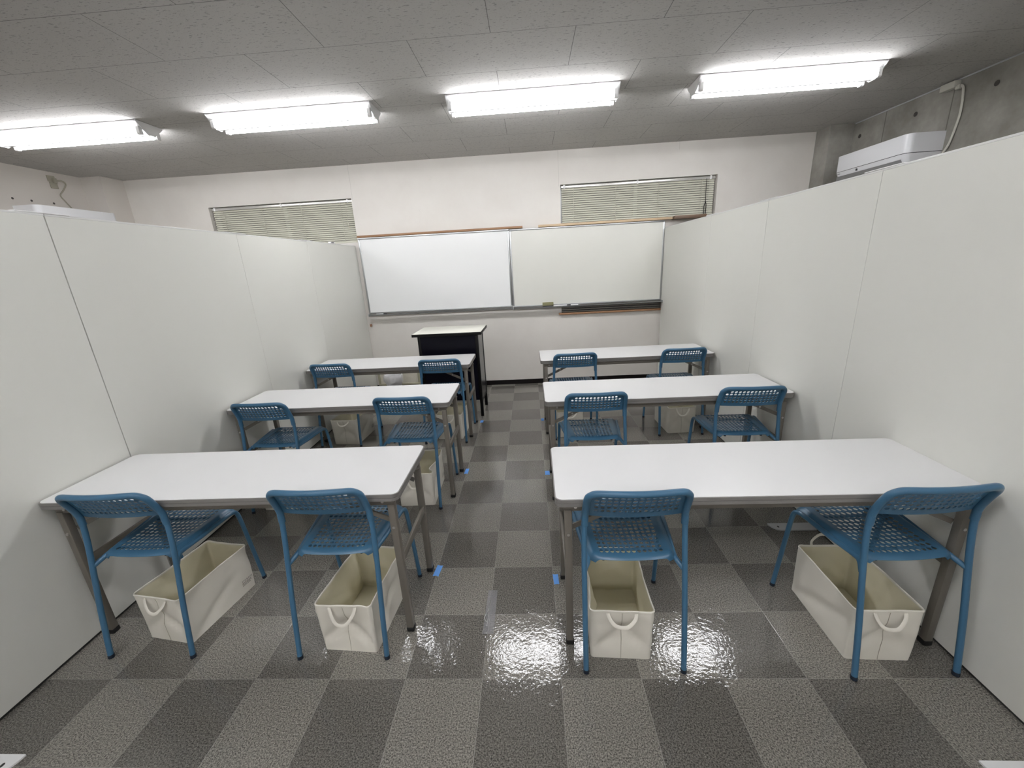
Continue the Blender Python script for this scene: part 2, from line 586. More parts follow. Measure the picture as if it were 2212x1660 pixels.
# windows behind the blinds
for i, (x0, x1, z0, z1) in enumerate(WIN):
    wf = bpy.data.objects.new('window_%d' % (i + 1), None); C.objects.link(wf)
    wf.location = ((x0 + x1) / 2, YB + 0.10, z0); wf['kind'] = 'structure'
    hw, hh = (x1 - x0) / 2 - 0.002, z1 - z0
    bm = new_bm()
    box(bm, -hw, hw, 0, 0.045, 0.001, 0.045); box(bm, -hw, hw, 0, 0.045, hh - 0.045, hh - 0.002)
    for a in (-hw, -0.02, hw - 0.04): box(bm, a, a + 0.04, 0.001, 0.044, 0.04, hh - 0.04)
    link('window_frame', bm, M_ALU, wf, False)
    bm = new_bm(); box(bm, -hw + 0.03, hw - 0.03, 0.018, 0.026, 0.03, hh - 0.03); link('glass_pane', bm, M_GLASS, wf, False)

# ------------------------------------------------------------------ blinds
def blind(x0, x1, z0, z1, label, dark_cord):
    w = x1 - x0
    t = thing('venetian_blind', label, 'blind', ((x0 + x1) / 2, YB + 0.045, z0), 0, 'ivory venetian blinds in the two high windows')
    h = z1 - z0
    a = w / 2 - 0.012
    bm = new_bm(); box(bm, -a, a, -0.016, 0.016, h - 0.036, h - 0.008, 0.003); link('headrail', bm, M_HEAD, t)
    for bx in (-a + 0.035, 0.0, a - 0.05):
        bm = new_bm(); box(bm, bx - 0.010, bx + 0.010, -0.021, 0.017, h - 0.040, h - 0.001, 0.002); link('bracket', bm, M_WHITE, t)
    bm = new_bm()
    z = h - 0.048
    th = math.radians(57)
    while z > 0.012:
        # gently cambered closed slat
        pr = []
        for q in range(5):
            s = (q - 2) / 2
            pr.append((s * 0.0125 * math.cos(th) - 0.0022 * (1 - s * s) * math.sin(th), z + s * 0.0125 * math.sin(th) + 0.0022 * (1 - s * s) * math.cos(th)))
        pr2 = [(p[0] + 0.0007, p[1] + 0.0004) for p in pr]
        prism(bm, pr + pr2[::-1], 'x', -a + 0.004, a - 0.004)
        z -= 0.0232
    link('slats', bm, M_SLAT, t)
    bm = new_bm(); box(bm, -a + 0.004, a - 0.004, -0.011, 0.011, 0.003, 0.013, 0.002); link('bottom_rail', bm, M_SLAT, t)
    for f in (-0.412, -0.138, 0.137, 0.411):
        bm = new_bm(); sweep(bm, [(f * w, -0.0165, h - 0.036), (f * w, -0.0165, 0.008)], 0.0022, seg=6); link('ladder_cord', bm, M_CORD, t)
    xc = w * 0.5 - (0.108 if dark_cord else 0.09)
    m = M_RUBBER if dark_cord else M_CORD
    bm = new_bm(); sweep(bm, catmull([(xc, -0.020, h - 0.030), (xc - 0.002, -0.024, h * 0.6), (xc + 0.004, -0.024, h * 0.36)], 5), 0.0032 if dark_cord else 0.002, seg=8); link('pull_cord', bm, m, t)
    bm = new_bm()
    if dark_cord:
        for d in (-0.011, 0.011):
            sweep(bm, catmull([(xc + 0.004, -0.024, h * 0.36), (xc + d, -0.026, h * 0.25), (xc + d * 0.9, -0.024, 0.02)], 5), 0.004, seg=8)
    else:
        box(bm, xc - 0.004, xc + 0.012, -0.030, -0.020, h * 0.40, h * 0.46, 0.003)
    link('cord_tassel', bm, m, t)
    return t

blind(*WIN[0], 'ivory venetian blind in the high window left of the whiteboards, pale cord', False)
blind(*WIN[1], 'ivory venetian blind in the high window above the right whiteboard, black pull cord', True)

# ------------------------------------------------------------------ ceiling lights
def lamp():
    t = thing('fluorescent_light', 'x', 'ceiling light', (0, 0, ZC))
    L = 0.62
    bm = new_bm()
    prism(bm, [(-0.115, -0.002), (0.115, -0.002), (0.115, -0.010), (0.030, -0.058), (0.009, -0.079), (-0.009, -0.079), (-0.030, -0.058), (-0.115, -0.010)], 'x', -L, L)
    link('housing', bm, M_WHITE, t, False)
    for s in (-1, 1):
        bm = new_bm()
        y = s * 0.076
        sweep(bm, [(-L + 0.036, y, -0.070), (L - 0.036, y, -0.070)], 0.0145, seg=20)
        link('tube', bm, M_TUBE, t)
    for e in (-1, 1):
        for s in (-1, 1):
            bm = new_bm()
            y = s * 0.076
            x0, x1 = sorted((e * (L - 0.034), e * (L - 0.010)))
            prism(bm, rrect(y - 0.017, y + 0.017, -0.090, -0.034, 0.010, 4), 'x', x0, x1)
            link('lamp_socket', bm, M_WHITE, t, False)
        bm = new_bm()
        x0, x1 = sorted((e * (L - 0.004), e * (L + 0.002)))
        prism(bm, [(-0.117, -0.002), (0.117, -0.002), (0.117, -0.012), (0.070, -0.050), (0.030, -0.081), (-0.030, -0.081), (-0.070, -0.050), (-0.117, -0.012)], 'x', x0, x1)
        link('end_plate', bm, M_WHITE, t, False)
    return t

lamp0 = lamp()
LG = 'twin-tube fluorescent lights on the ceiling'
spots = [(-3.27, 2.30, 'twin-tube fluorescent light at the far left, cut by the left edge of the photo'),
         (-1.485, 2.30, 'twin-tube fluorescent light second from the left, above the left rows of tables'),
         (0.312, 2.30, 'twin-tube fluorescent light third from the left, above the aisle'),
         (2.100, 2.30, 'twin-tube fluorescent light at the far right, nearest the concrete wall')]
spots += [(x, y, 'added unseen twin-tube fluorescent light %s, %s' % (r, w)) for y, r in ((-1.0, 'just behind the camera'), (-3.9, 'far behind the camera'))
          for x, w in ((-3.27, 'at the far left'), (-1.485, 'over the left side'), (0.312, 'over the aisle'), (2.100, 'over the right side'))]  # two unseen rows added to brighten the tables and partitions, positions guessed
for i, (x, y, lb) in enumerate(spots):
    o = lamp0 if i == 0 else copy_tree(lamp0)
    o.location = (x, y, ZC); o['label'] = lb; o['group'] = LG

# ------------------------------------------------------------------ partitions
def part_x(side, y):
    return side * (1.774 + 0.0125 * y)
def panel(side, y0, y1, label, dark=False):
    """one free-standing screen panel; its inner face follows the slightly splayed line of the row"""
    a0, a1 = Vector((part_x(side, y0), y0, 0)), Vector((part_x(side, y1), y1, 0))
    d = a1 - a0
    L = d.length
    ang = math.atan2(d.y, d.x)
    t = thing('partition_panel', label, 'partition', a0, ang, 'white partition panels on the %s' % ('right' if side > 0 else 'left'))
    # local x along the run, local y: -side... outward is away from the aisle
    out = -1.0 if side > 0 else 1.0
    def by(a, b):
        return tuple(sorted((out * a, out * b)))
    z1 = 1.822
    b0, b1 = by(0.0, 0.032)
    bm = new_bm(); box(bm, 0.001, L - (0.0035 if dark else 0.001), b0, b1, 0.013, z1 - 0.008, 0.0008, seg=1); link('board', bm, M_PART, t)
    b0, b1 = by(-0.0006, 0.0326)
    bm = new_bm(); box(bm, 0.001, L - 0.001, b0, b1, z1 - 0.008, z1, 0.001, seg=1); link('top_trim', bm, M_PEDGE, t)
    b0, b1 = by(0.004, 0.028)
    bm = new_bm(); box(bm, 0.0, L, b0, b1, 0.002, 0.0135); link('base_rail', bm, M_GAP, t)
    b0, b1 = by(0.006, 0.026)
    bm = new_bm(); box(bm, L - 0.0015, L + 0.0015, b0, b1, 0.03, z1 - 0.01); link('joint_strip', bm, M_GAP if dark else M_SEAL, t)
    return t
for k, (y0, y1, lb) in enumerate(((-1.40, -0.28, 'white partition panel on the left, mostly outside the left edge of the photo'),
                   (-0.28, 0.60, 'white partition panel on the left wall side, beside the front half of the nearest table'),
                   (0.60, 1.775, 'white partition panel on the left, between the nearest and middle left tables'),
                   (1.775, 2.73, 'white partition panel on the left, beside the farthest left table'),
                   (2.73, 3.865, 'white partition panel on the left, meeting the back wall and left whiteboard'))):
    panel(-1, y0, y1, lb, k == 1)
for y0, y1, lb in ((-1.40, -0.27, 'white partition panel on the right, mostly outside the right edge of the photo'),
                   (-0.27, 0.85, 'white partition panel on the right, beside the nearest right table'),
                   (0.85, 1.73, 'white partition panel on the right, beside the middle right table'),
                   (1.73, 2.60, 'white partition panel on the right, beside the farthest right table'),
                   (2.60, 3.865, 'white partition panel on the right, meeting the back wall and right whiteboard')):
    panel(1, y0, y1, lb)

def joint_clip(side, y, lb):
    x = part_x(side, y)
    bm = new_bm()
    x0, x1 = sorted((x - side * 0.003, x + side * 0.035))
    box(bm, x0, x1, y - 0.10, y + 0.10, 1.8225, 1.827, 0.001)
    tag(link('joint_clip', bm, M_WHITE), lb, 'clip', 'white joint clips on top of the partitions')
for s, y, lb in ((-1, 0.60, 'white joint clip on the left partition top, nearest the camera'),
                 (-1, 1.775, 'white joint clip on the left partition top, below the left edge of the window'),
                 (-1, 2.73, 'white joint clip on the left partition top, the farthest one'),
                 (1, 0.85, 'white joint clip on the right partition top, below the air conditioner'),
                 (1, 1.73, 'white joint clip on the right partition top, the middle one'),
                 (1, 2.60, 'white joint clip on the right partition top, below the window corner')):
    joint_clip(s, y, lb)

def foot_plate(side, y, lb, m=None):
    """flat white steel foot, rounded at the tip on its near side"""
    x = part_x(side, y)
    t = thing('partition_foot', lb, 'foot plate', (x, y, 0), 0, 'white steel feet of the partitions')
    L = 0.235
    w = 0.062
    pts = [(0, 0), (L, 0)]
    for k in range(1, 9):
        a = PI / 2 * k / 8
        pts.append((L - 0.055 * (1 - math.cos(a)) - 0.0, -w * math.sin(a)))
    pts.append((0, -w))
    pts = [(-side * p[0], p[1]) for p in pts]
    bm = new_bm(); prism(bm, pts, 'z', 0.0005, 0.007); link('plate', bm, m or M_WHITE, t, False)
    bm = new_bm(); sweep(bm, [(-side * 0.192, -0.032, 0.0066), (-side * 0.192, -0.032, 0.0076)], 0.0055, 0.0075, seg=12); link('screw', bm, M_GAP, t)
foot_plate(-1, -0.262, 'white partition foot in the bottom left corner of the photo')
foot_plate(1, -0.254, 'white partition foot in the bottom right corner of the photo')
foot_plate(1, 0.895, 'grey partition foot on the floor under the back edge of the nearest right table', M_ACG)

# small clip-on label holder on the far left partition top
t = thing('label_clip', 'small white clip with a dark mark on the left partition top near the whiteboard', 'clip', (part_x(-1, 3.28) - 0.016, 3.28, 1.822))
bm = new_bm(); box(bm, -0.014, 0.014, -0.05, 0.05, 0.0005, 0.016, 0.002); link('holder', bm, M_WHITE, t)
bm = new_bm(); box(bm, 0.0138, 0.0148, -0.036, 0.022, 0.004, 0.012); link('dark_mark', bm, M_ACD, t)

# ------------------------------------------------------------------ folding tables
def make_table(L=1.478, D=0.435):
    t = thing('folding_table', 'x', 'table')
    bm = new_bm(); prism(bm, rrect(0.004, L - 0.004, 0.004, D - 0.004, 0.024, 6), 'z', 0.690, 0.7002); link('tabletop', bm, M_TABLE, t, False)
    bm = new_bm()
    for k, (z0, z1, ins) in enumerate(((0.6855, 0.6985, 0.0), (0.6835, 0.6855, 0.0025), (0.6700, 0.6835, 0.0005))):
        prism(bm, rrect(ins, L - ins, ins, D - ins, 0.028 - ins, 6), 'z', z0, z1)
    link('edge_band', bm, M_EDGE, t, False)
    for y in (0.040, D - 0.040):
        bm = new_bm(); box(bm, 0.030, L - 0.030, y - 0.010, y + 0.010, 0.634, 0.6695, 0.002); ra = link('apron_rail', bm, M_STEEL, t)
        for x in (0.075, L - 0.075):
            bm = new_bm(); disc(bm, (x, y + (-0.0115 if y < D / 2 else 0.0115), 0.652), 0.006, 'y'); link('rivet', bm, M_RIVET, ra)
    for e, x in ((1, 0.048), (-1, L - 0.044)):
        bm = new_bm(); box(bm, x - 0.013, x + 0.013, 0.052, D - 0.052, 0.636, 0.664, 0.002); link('end_rail', bm, M_STEEL, t)
        for y in (0.040, D - 0.040):
            bm = new_bm(); box(bm, x - 0.0145, x + 0.0145, y - 0.0145, y + 0.0145, 0.020, 0.640, 0.004)
            lg = link('leg', bm, M_STEEL, t)
            bm = new_bm(); box(bm, x - 0.0165, x + 0.0165, y - 0.0165, y + 0.0165, 0.0005, 0.024, 0.005); link('rubber_foot', bm, M_RUBBER, lg)
            bm = new_bm(); disc(bm, (x, y + (-0.015 if y < D / 2 else 0.015), 0.535), 0.006, 'y'); link('rivet', bm, M_RIVET, lg)
            # folding brace: flat bar from the leg up to the apron, hinged mid-way
            s = -1 if y < D / 2 else 1
            yb = y + s * -0.019
            a, b = Vector((x + e * 0.012, yb, 0.545)), Vector((x + e * 0.235, yb, 0.652))
            d = (b - a).normalized()
            n = Vector((-d.z, 0, d.x)) * 0.010
            bm = new_bm(); prism(bm, [((a + n).x, (a + n).z), ((b + n).x, (b + n).z), ((b - n).x, (b - n).z), ((a - n).x, (a - n).z)], 'y', yb - 0.003, yb + 0.003)
            br = link('folding_brace', bm, M_STEEL, t, False)
            bm = new_bm(); mid = (a + b) / 2; sweep(bm, [(mid.x, yb - 0.0055, mid.z), (mid.x, yb + 0.0055, mid.z)], 0.006, seg=10); link('brace_pin', bm, M_RIVET, br)
        bm = new_bm(); xo = x - e * 0.008; box(bm, xo - 0.0065, xo + 0.0065, 0.054, D - 0.054, 0.356, 0.394, 0.002); link('cross_bar', bm, M_STEEL, t)
        # release lever beside the rear leg
        bm = new_bm(); sweep(bm, catmull([(x - e * 0.016, D - 0.13, 0.640), (x - e * 0.017, D - 0.10, 0.625), (x - e * 0.018, D - 0.058, 0.612)], 4), 0.004, 0.008, seg=8); link('release_lever', bm, M_STEEL, t)
    return t

table0 = make_table()
TG = 'white folding tables in three rows'
TABLES = {'L1': (-1.772, 0.182, 0.0), 'L2': (-1.775, 1.232, -0.003), 'L3': (-1.786, 2.230, -0.006),
          'R1': (0.300, 0.117, -0.010), 'R2': (0.304, 1.168, 0.0), 'R3': (0.308, 2.235, 0.006)}
TLAB = {'L1': 'white folding table nearest the camera on the left of the aisle',
        'L2': 'white folding table in the middle row on the left of the aisle',
        'L3': 'white folding table in the farthest row on the left, before the black lectern',
        'R1': 'white folding table nearest the camera on the right of the aisle',
        'R2': 'white folding table in the middle row on the right of the aisle',
        'R3': 'white folding table in the farthest row on the right, before the bare wall'}
for i, (k, (x, y, a)) in enumerate(TABLES.items()):
    o = table0 if i == 0 else copy_tree(table0)
    o.location = (x, y, 0); o.rotation_euler = (0, 0, a); o['label'] = TLAB[k]; o['group'] = TG

# ------------------------------------------------------------------ perforated chairs
def perforated(bm, nu, nv, mu, mv, fn, thick, hr=0.375, ratio=0.95, skip=False):
    """square field of round holes with solid margins, mapped through fn(u in -1..1, v in 0..1)"""
    TC, TR = nu + 2 * mu, nv + mv[0] + mv[1]
    def P(cx, cy_):
        return bm.verts.new(fn(2 * cx / TC - 1, cy_ / TR))
    def patch(x0, y0, x1, y1):
        nx = max(1, int(round((x1 - x0) * 4)))
        g = [[P(x0 + (x1 - x0) * i / nx, y0 + (y1 - y0) * j / 4) for i in range(nx + 1)] for j in range(5)]
        for j in range(4):
            for i in range(nx):
                bm.faces.new((g[j][i], g[j][i + 1], g[j + 1][i + 1], g[j + 1][i]))
    def holecell(x0, y0):
        sq = []
        for i in range(4): sq.append((x0 + i / 4, y0))
        for i in range(4): sq.append((x0 + 1, y0 + i / 4))
        for i in range(4): sq.append((x0 + 1 - i / 4, y0 + 1))
        for i in range(4): sq.append((x0, y0 + 1 - i / 4))
        A = [P(*p) for p in sq]
        B = []
        for i in range(16):
            a = -0.75 * PI + 2 * PI * i / 16
            B.append(P(x0 + 0.5 + hr * math.cos(a), y0 + 0.5 + hr / ratio * math.sin(a)))
        for i in range(16):
            bm.faces.new((A[i], A[(i + 1) % 16], B[(i + 1) % 16], B[i]))
    for r in range(TR):
        hole_row = mv[0] <= r < mv[0] + nv
        for c in range(TC):
            # the outermost holes of the end rows are left out at the rounded corners
            inside = mu <= c < mu + nu and not (skip and r == mv[0] + nv - 1 and c in (mu, mu + nu - 1))
            if hole_row and inside: holecell(c, r)
            else: patch(c, r, c + 1, r + 1)
    bmesh.ops.remove_doubles(bm, verts=bm.verts[:], dist=0.0004)
    bmesh.ops.recalc_face_normals(bm, faces=bm.faces[:])
    bmesh.ops.solidify(bm, geom=bm.faces[:], thickness=thick)

def corner(hw, t, r):
    """half width near an end, for a rounded corner of radius r, t = distance to the end"""
    return hw if t >= r else hw - r + math.sqrt(max(0, r * r - (r - t) ** 2))

def seat_fn(u, v):
    hw = 0.158 + (0.187 - 0.158) * v
    Ls = 0.334
    hw = corner(hw, min(v, 1 - v) * Ls, 0.030 if v > 0.5 else 0.022)
    x = u * hw
    y = 0.088 + Ls * v - (0.010 * (1 - u * u) if v < 0.3 else 0) * (1 - v / 0.3 if v < 0.3 else 0)
    z = 0.462 - 0.011 * (1 - u * u) * math.sin(PI * min(1, max(0, v)))
    if v > 0.86: z -= 0.020 * ((v - 0.86) / 0.14) ** 2
    if v < 0.10: z -= 0.016 * ((0.10 - v) / 0.10) ** 2
    a = abs(u)
    if a > 0.86: z -= 0.015 * ((a - 0.86) / 0.14) ** 2
    return Vector((x, y, z))

def back_prof(v):
    return 0.0835 - 0.050 * max(0, v) ** 1.2, 0.638 + 0.124 * v
def back_fn(u, v, off=0.005, top=0.150):
    y, z = back_prof(v)
    hw = corner(0.171, (1 - v) * 0.155, 0.042)
    return Vector((u * hw, y - 0.018 * (1 - u * u) + off, z))

def make_chair():
    t = thing('perforated_chair', 'x', 'chair')
    bm = new_bm(); perforated(bm, 12, 13, 2, (1, 1), seat_fn, 0.003); link('seat', bm, M_BLUE, t, recalc=False)
    bm = new_bm(); perforated(bm, 14, 5, 1, (1, 1), back_fn, 0.004, skip=True); bk = link('backrest', bm, M_BLUE, t, recalc=False)
    # thick rim that sleeves over the rear tubes
    pts = []
    for v in (-0.26, -0.12, 0.05, 0.25, 0.45, 0.62):
        if v < 0: y, z = 0.082 + 0.02 * v * -0.3, 0.638 + 0.15 * v
        else: y, z = back_prof(v)
        pts.append((-0.1735 - 0.004 * (0.62 - v), y, z))
    for a in (20, 45, 70):
        c, s = math.cos(math.radians(a)), math.sin(math.radians(a))
        v = 0.68 + 0.32 * s
        x = -0.1315 - 0.042 * c
        y, z = back_prof(v)
        pts.append((x, y - 0.018 * (1 - (x / 0.1735) ** 2), z))
    for x in (-0.115, -0.075, -0.035, 0.0):
        y, z = back_prof(1.0)
        pts.append((x, y - 0.018 * (1 - (x / 0.1735) ** 2), z))
    full = pts + [(-p[0], p[1], p[2]) for p in pts[-2::-1]]
    path = catmull(full, 4)
    bm = new_bm(); sweep(bm, path, 0.0120, 0.0128, seg=14, ref=(0, 1, 0)); link('rim', bm, M_BLUE, bk)
    for s in (-1, 1):
        bm = new_bm()
        sweep(bm, catmull([(s * 0.183, 0, 0.012), (s * 0.1825, 0.03, 0.225), (s * 0.1815, 0.062, 0.42), (s * 0.180, 0.079, 0.54), (s * 0.1775, 0.083, 0.62), (s * 0.1745, 0.072, 0.67)], 5), 0.0102, seg=14)
        lg = link('leg', bm, M_BLUEM, t)
        bm = new_bm(); sweep(bm, [(s * 0.183, -0.0005, 0.0008), (s * 0.183, 0.0015, 0.016)], 0.0112, seg=14); link('foot_cap', bm, M_NAVY, lg)
        bm = new_bm()
        sweep(bm, catmull([(s * 0.201, 0.447, 0.012), (s * 0.2005, 0.423, 0.215), (s * 0.198, 0.406, 0.375), (s * 0.1955, 0.396, 0.428), (s * 0.1915, 0.376, 0.443), (s * 0.186, 0.336, 0.444), (s * 0.174, 0.220, 0.440), (s * 0.161, 0.125, 0.438), (s * 0.163, 0.098, 0.433), (s * 0.180, 0.066, 0.416)], 5), 0.0098, seg=14)
        lg = link('leg', bm, M_BLUEM, t)
        bm = new_bm(); sweep(bm, [(s * 0.201, 0.4485, 0.0008), (s * 0.201, 0.4465, 0.016)], 0.0108, seg=14); link('foot_cap', bm, M_NAVY, lg)
    for x in (-0.105, 0.105):
        for y in (0.105, 0.385):
            bm = new_bm(); disc(bm, (x, y, 0.4365), 0.007, 'z', depth=0.005); link('seat_plug', bm, M_NAVY, t)
    # steel cross members under the seat
    for y, x in ((0.150, 0.163), (0.345, 0.186)):
        bm = new_bm(); sweep(bm, [(-x, y, 0.4375), (x, y, 0.4375)], 0.006, seg=8); link('seat_bar', bm, M_BLUEM, t)
    return t

chair0 = make_chair()
CG = 'blue perforated chairs at the folding tables'
CHAIRS = [(-1.420, 0.094, 0.0, 'blue perforated chair at the nearest left table, on the partition side'),
          (-0.584, 0.086, 0.0, 'blue perforated chair at the nearest left table, on the aisle side'),
          (0.581, 0.026, 0.0, 'blue perforated chair at the nearest right table, on the aisle side'),
          (1.545, 0.006, 0.04, 'blue perforated chair at the nearest right table, on the partition side'),
          (-1.490, 1.120, -0.02, 'blue perforated chair at the middle left table, on the partition side'),
          (-0.582, 1.130, -0.03, 'blue perforated chair at the middle left table, on the aisle side'),
          (0.606, 1.072, 0.0, 'blue perforated chair at the middle right table, on the aisle side'),
          (1.503, 1.073, -0.04, 'blue perforated chair at the middle right table, on the partition side'),
          (-1.525, 2.132, -0.03, 'blue perforated chair at the farthest left table, on the partition side'),
          (-0.561, 2.132, 0.0, 'blue perforated chair at the farthest left table, in front of the lectern'),
          (0.602, 2.135, 0.02, 'blue perforated chair at the farthest right table, on the aisle side'),
          (1.508, 2.147, 0.0, 'blue perforated chair at the farthest right table, on the partition side')]
for i, (x, y, a, lb) in enumerate(CHAIRS):
    o = chair0 if i == 0 else copy_tree(chair0)
    o.location = (x, y, 0); o.rotation_euler = (0, 0, a); o['label'] = lb; o['group'] = CG

# ------------------------------------------------------------------ canvas storage baskets
BW, BL, BH = 0.240, 0.358, 0.238

def make_basket(label, loc, rotz, seed, dents=(), far_up=False, near_droop=0.05):
    rnd = random.Random(seed)
    t = thing('canvas_basket', label, 'storage basket', loc, rotz, 'cream canvas storage baskets under the tables')
    bow = [rnd.uniform(0.0, 0.010) for _ in range(4)]
    crz = [rnd.uniform(0.010, 0.020) for _ in range(4)]
    skew = [rnd.uniform(-0.25, 0.25) for _ in range(4)]
    off = Vector((seed * 3.1, seed * 1.7, seed * 0.9))
    r = 0.016
    # perimeter: side 0 = near end (y-), 1 = right (x+), 2 = far end (y+), 3 = left (x-)
    def corner_pts(cx, cy_, a0):
        return [(Vector((cx + r * math.cos(math.radians(a0 + 90 * k / 3)), cy_ + r * math.sin(math.radians(a0 + 90 * k / 3)), 0))) for k in range(1, 3)]
    hw, hl = BW / 2, BL / 2
    P = []   # (point, side, s, normal)
    def side(p0, p1, n, sd, nv):
        for k in range(n + 1):
            f = k / n
            P.append((p0.lerp(p1, f), sd, 2 * f - 1, nv))
    V = Vector
    side(V((-hw + r, -hl, 0)), V((hw - r, -hl, 0)), 12, 0, V((0, -1, 0)))
    for p in corner_pts(hw - r, -hl + r, -90): P.append((p, 0, 1, (p - V((hw - r, -hl + r, 0))).normalized()))
    side(V((hw, -hl + r, 0)), V((hw, hl - r, 0)), 18, 1, V((1, 0, 0)))
    for p in corner_pts(hw - r, hl - r, 0): P.append((p, 1, 1, (p - V((hw - r, hl - r, 0))).normalized()))
    side(V((hw - r, hl, 0)), V((-hw + r, hl, 0)), 12, 2, V((0, 1, 0)))
    for p in corner_pts(-hw + r, hl - r, 90): P.append((p, 2, 1, (p - V((-hw + r, hl - r, 0))).normalized()))
    side(V((-hw, hl - r, 0)), V((-hw, -hl + r, 0)), 18, 3, V((-1, 0, 0)))
    for p in corner_pts(-hw + r, -hl + r, 180): P.append((p, 3, 1, (p - V((-hw + r, -hl + r, 0))).normalized()))
    def disp(p, sd, s, z):
        f = z / BH
        e = max(0.0, 1 - s * s)
        d = -bow[sd] * e * math.sin(PI * min(1, f * 0.75 + 0.1))
        # folded V creases rising from the bottom corners
        if sd in (0, 2):
            q = abs(s + skew[sd] * 0.4)
            d -= crz[sd] * max(0, 1 - abs(f - (0.62 - 0.42 * q)) / 0.17) * e ** 0.4
        else:
            q = (s + skew[sd])
            d -= crz[sd] * 0.8 * max(0, 1 - abs(f - 0.42 - 0.33 * q) / 0.16) * e
        if sd == 1 and s > 0.35:      # the printed area is kept flat
            d *= max(0.15, 1 - (s - 0.35) * 3)
        for (dsd, ds, df, w, amt) in dents:
            if dsd == sd:
                d -= amt * math.exp(-((s - ds) / w) ** 2 - ((f - df) / 0.36) ** 2)
        nz = noise.noise(Vector((p.x, p.y, z)) * 13 + off) * 0.0055 + noise.noise(Vector((p.x, p.y, z)) * 30 + off) * 0.0012
        d += nz * (0.3 + 0.7 * f if f < 0.9 else 0.7)
        if f < 0.06: d *= 0.3
        return d
    NR = 16
    def wall_pt(i, z, inset=0.0):
        p, sd, s, n = P[i]
        d = disp(p, sd, s, z) - inset
        taper = -0.004 * (1 - z / BH)
        q = p + n * (d + taper)
        zz = z
        if z > BH * 0.85:
            for (dsd, ds, df, w, amt) in dents:
                if dsd == sd and df > 0.8:
                    zz -= amt * 0.5 * math.exp(-((s - ds) / w) ** 2) * (z / BH - 0.85) / 0.15
        return Vector((q.x, q.y, zz))
    n = len(P)
    bm = new_bm()
    outer = [[bm.verts.new(wall_pt(i, 0.001 + (BH - 0.001) * j / NR)) for i in range(n)] for j in range(NR + 1)]
    inner = [[bm.verts.new(wall_pt(i, 0.006 + (BH - 0.006) * j / NR, 0.0035)) for i in range(n)] for j in range(NR + 1)]
    for j in range(NR):
        for i in range(n):
            k = (i + 1) % n
            bm.faces.new((outer[j][i], outer[j][k], outer[j + 1][k], outer[j + 1][i]))
            f = bm.faces.new((inner[j][i], inner[j + 1][i], inner[j + 1][k], inner[j][k])); f.material_index = 1
    for i in range(n):
        k = (i + 1) % n
        bm.faces.new((outer[NR][i], outer[NR][k], inner[NR][k], inner[NR][i]))
    bm.faces.new([outer[0][i] for i in range(n)][::-1])
    f = bm.faces.new([inner[0][i] for i in range(n)]); f.material_index = 1
    body = link('body', bm, [M_CANVAS, M_LINING], t)
    # hem round the rim
    bm = new_bm(); sweep(bm, [wall_pt(i, BH - 0.003, 0.0016) for i in range(n)], 0.0055, 0.0034, seg=8, ref=(0, 0, 1), closed=True); link('rim_hem', bm, M_CANVAS, t)
    # vertical seam at both ends
    for idx in (6, n // 2 + 6 - 1):
        cand = [i for i in range(n) if P[i][1] == (0 if idx == 6 else 2) and abs(P[i][2]) < 0.01]
        i = cand[0]
        nn = P[i][3]
        bm = new_bm(); sweep(bm, [wall_pt(i, 0.004 + (BH - 0.012) * k / 14) + nn * 0.0004 for k in range(15)], 0.0011, seg=6); link('seam', bm, M_SEAM, body)
    # strap handles at the two ends
    for sd in (0, 2):
        cand = [i for i in range(n) if P[i][1] == sd]
        ia = min(cand, key=lambda i: abs(P[i][2] + 0.42))
        ib = min(cand, key=lambda i: abs(P[i][2] - 0.42))
        nn = V((0, -1, 0)) if sd == 0 else V((0, 1, 0))
        a, b = wall_pt(ia, BH * 0.935), wall_pt(ib, BH * 0.935)
        if sd == 2 and far_up:
            mid = [a + nn * 0.012 + V((0, 0, 0.030)), (a + b) / 2 + nn * 0.03 + V((0, 0, 0.050)), b + nn * 0.012 + V((0, 0, 0.030))]
        else:
            dz = near_droop
            mid = [a * 0.9 + b * 0.1 + nn * 0.014 + V((0, 0, -dz * 0.55)), a * 0.7 + b * 0.3 + nn * 0.022 + V((0, 0, -dz)), a * 0.35 + b * 0.65 + nn * 0.026 + V((0, 0, -dz * 0.95)), a * 0.08 + b * 0.92 + nn * 0.014 + V((0, 0, -dz * 0.4))]
        path = catmull([a + nn * 0.001 + V((0, 0, 0.006)), a + nn * 0.004] + mid + [b + nn * 0.004, b + nn * 0.001 + V((0, 0, 0.006))], 5)
        bm = new_bm(); sweep(bm, path, 0.0020, 0.0068, seg=8, ref=nn); link('handle', bm, M_CANVAS, t)
    # printed wording low on the right side near the far end
    right_idx = [i for i in range(n) if P[i][1] == 1 and abs(P[i][2]) <= 1]
    def on_side(yy, zz, lift):
        # nearest two perimeter samples on side 1
        f = (yy + hl - r) / (2 * (hl - r)) * 18
        f = min(17.999, max(0, f))
        k = int(f)
        p0, p1 = wall_pt(right_idx[k], zz), wall_pt(right_idx[k + 1], zz)
        q = p0.lerp(p1, f - k)
        return Vector((q.x + lift, yy, zz))
    cu = bpy.data.curves.new('print', 'FONT')
    cu.body = 'STORAGE'
    cu.size = 0.0125
    cu.space_character = 1.05
    cu.resolution_u = 2
    tmp = bpy.data.objects.new('print', cu); C.objects.link(tmp)
    dg = bpy.context.evaluated_depsgraph_get()
    me = bpy.data.meshes.new_from_object(tmp.evaluated_get(dg))
    bpy.data.objects.remove(tmp)
    y0, z0 = 0.106, 0.066
    for v in me.vertices:
        v.co = on_side(y0 + v.co.x, z0 + v.co.y, 0.0012)
    me.materials.clear(); me.materials.append(M_INK)
    o = bpy.data.objects.new('printed_wording', me); C.objects.link(o); o.parent = body
    bm = new_bm()
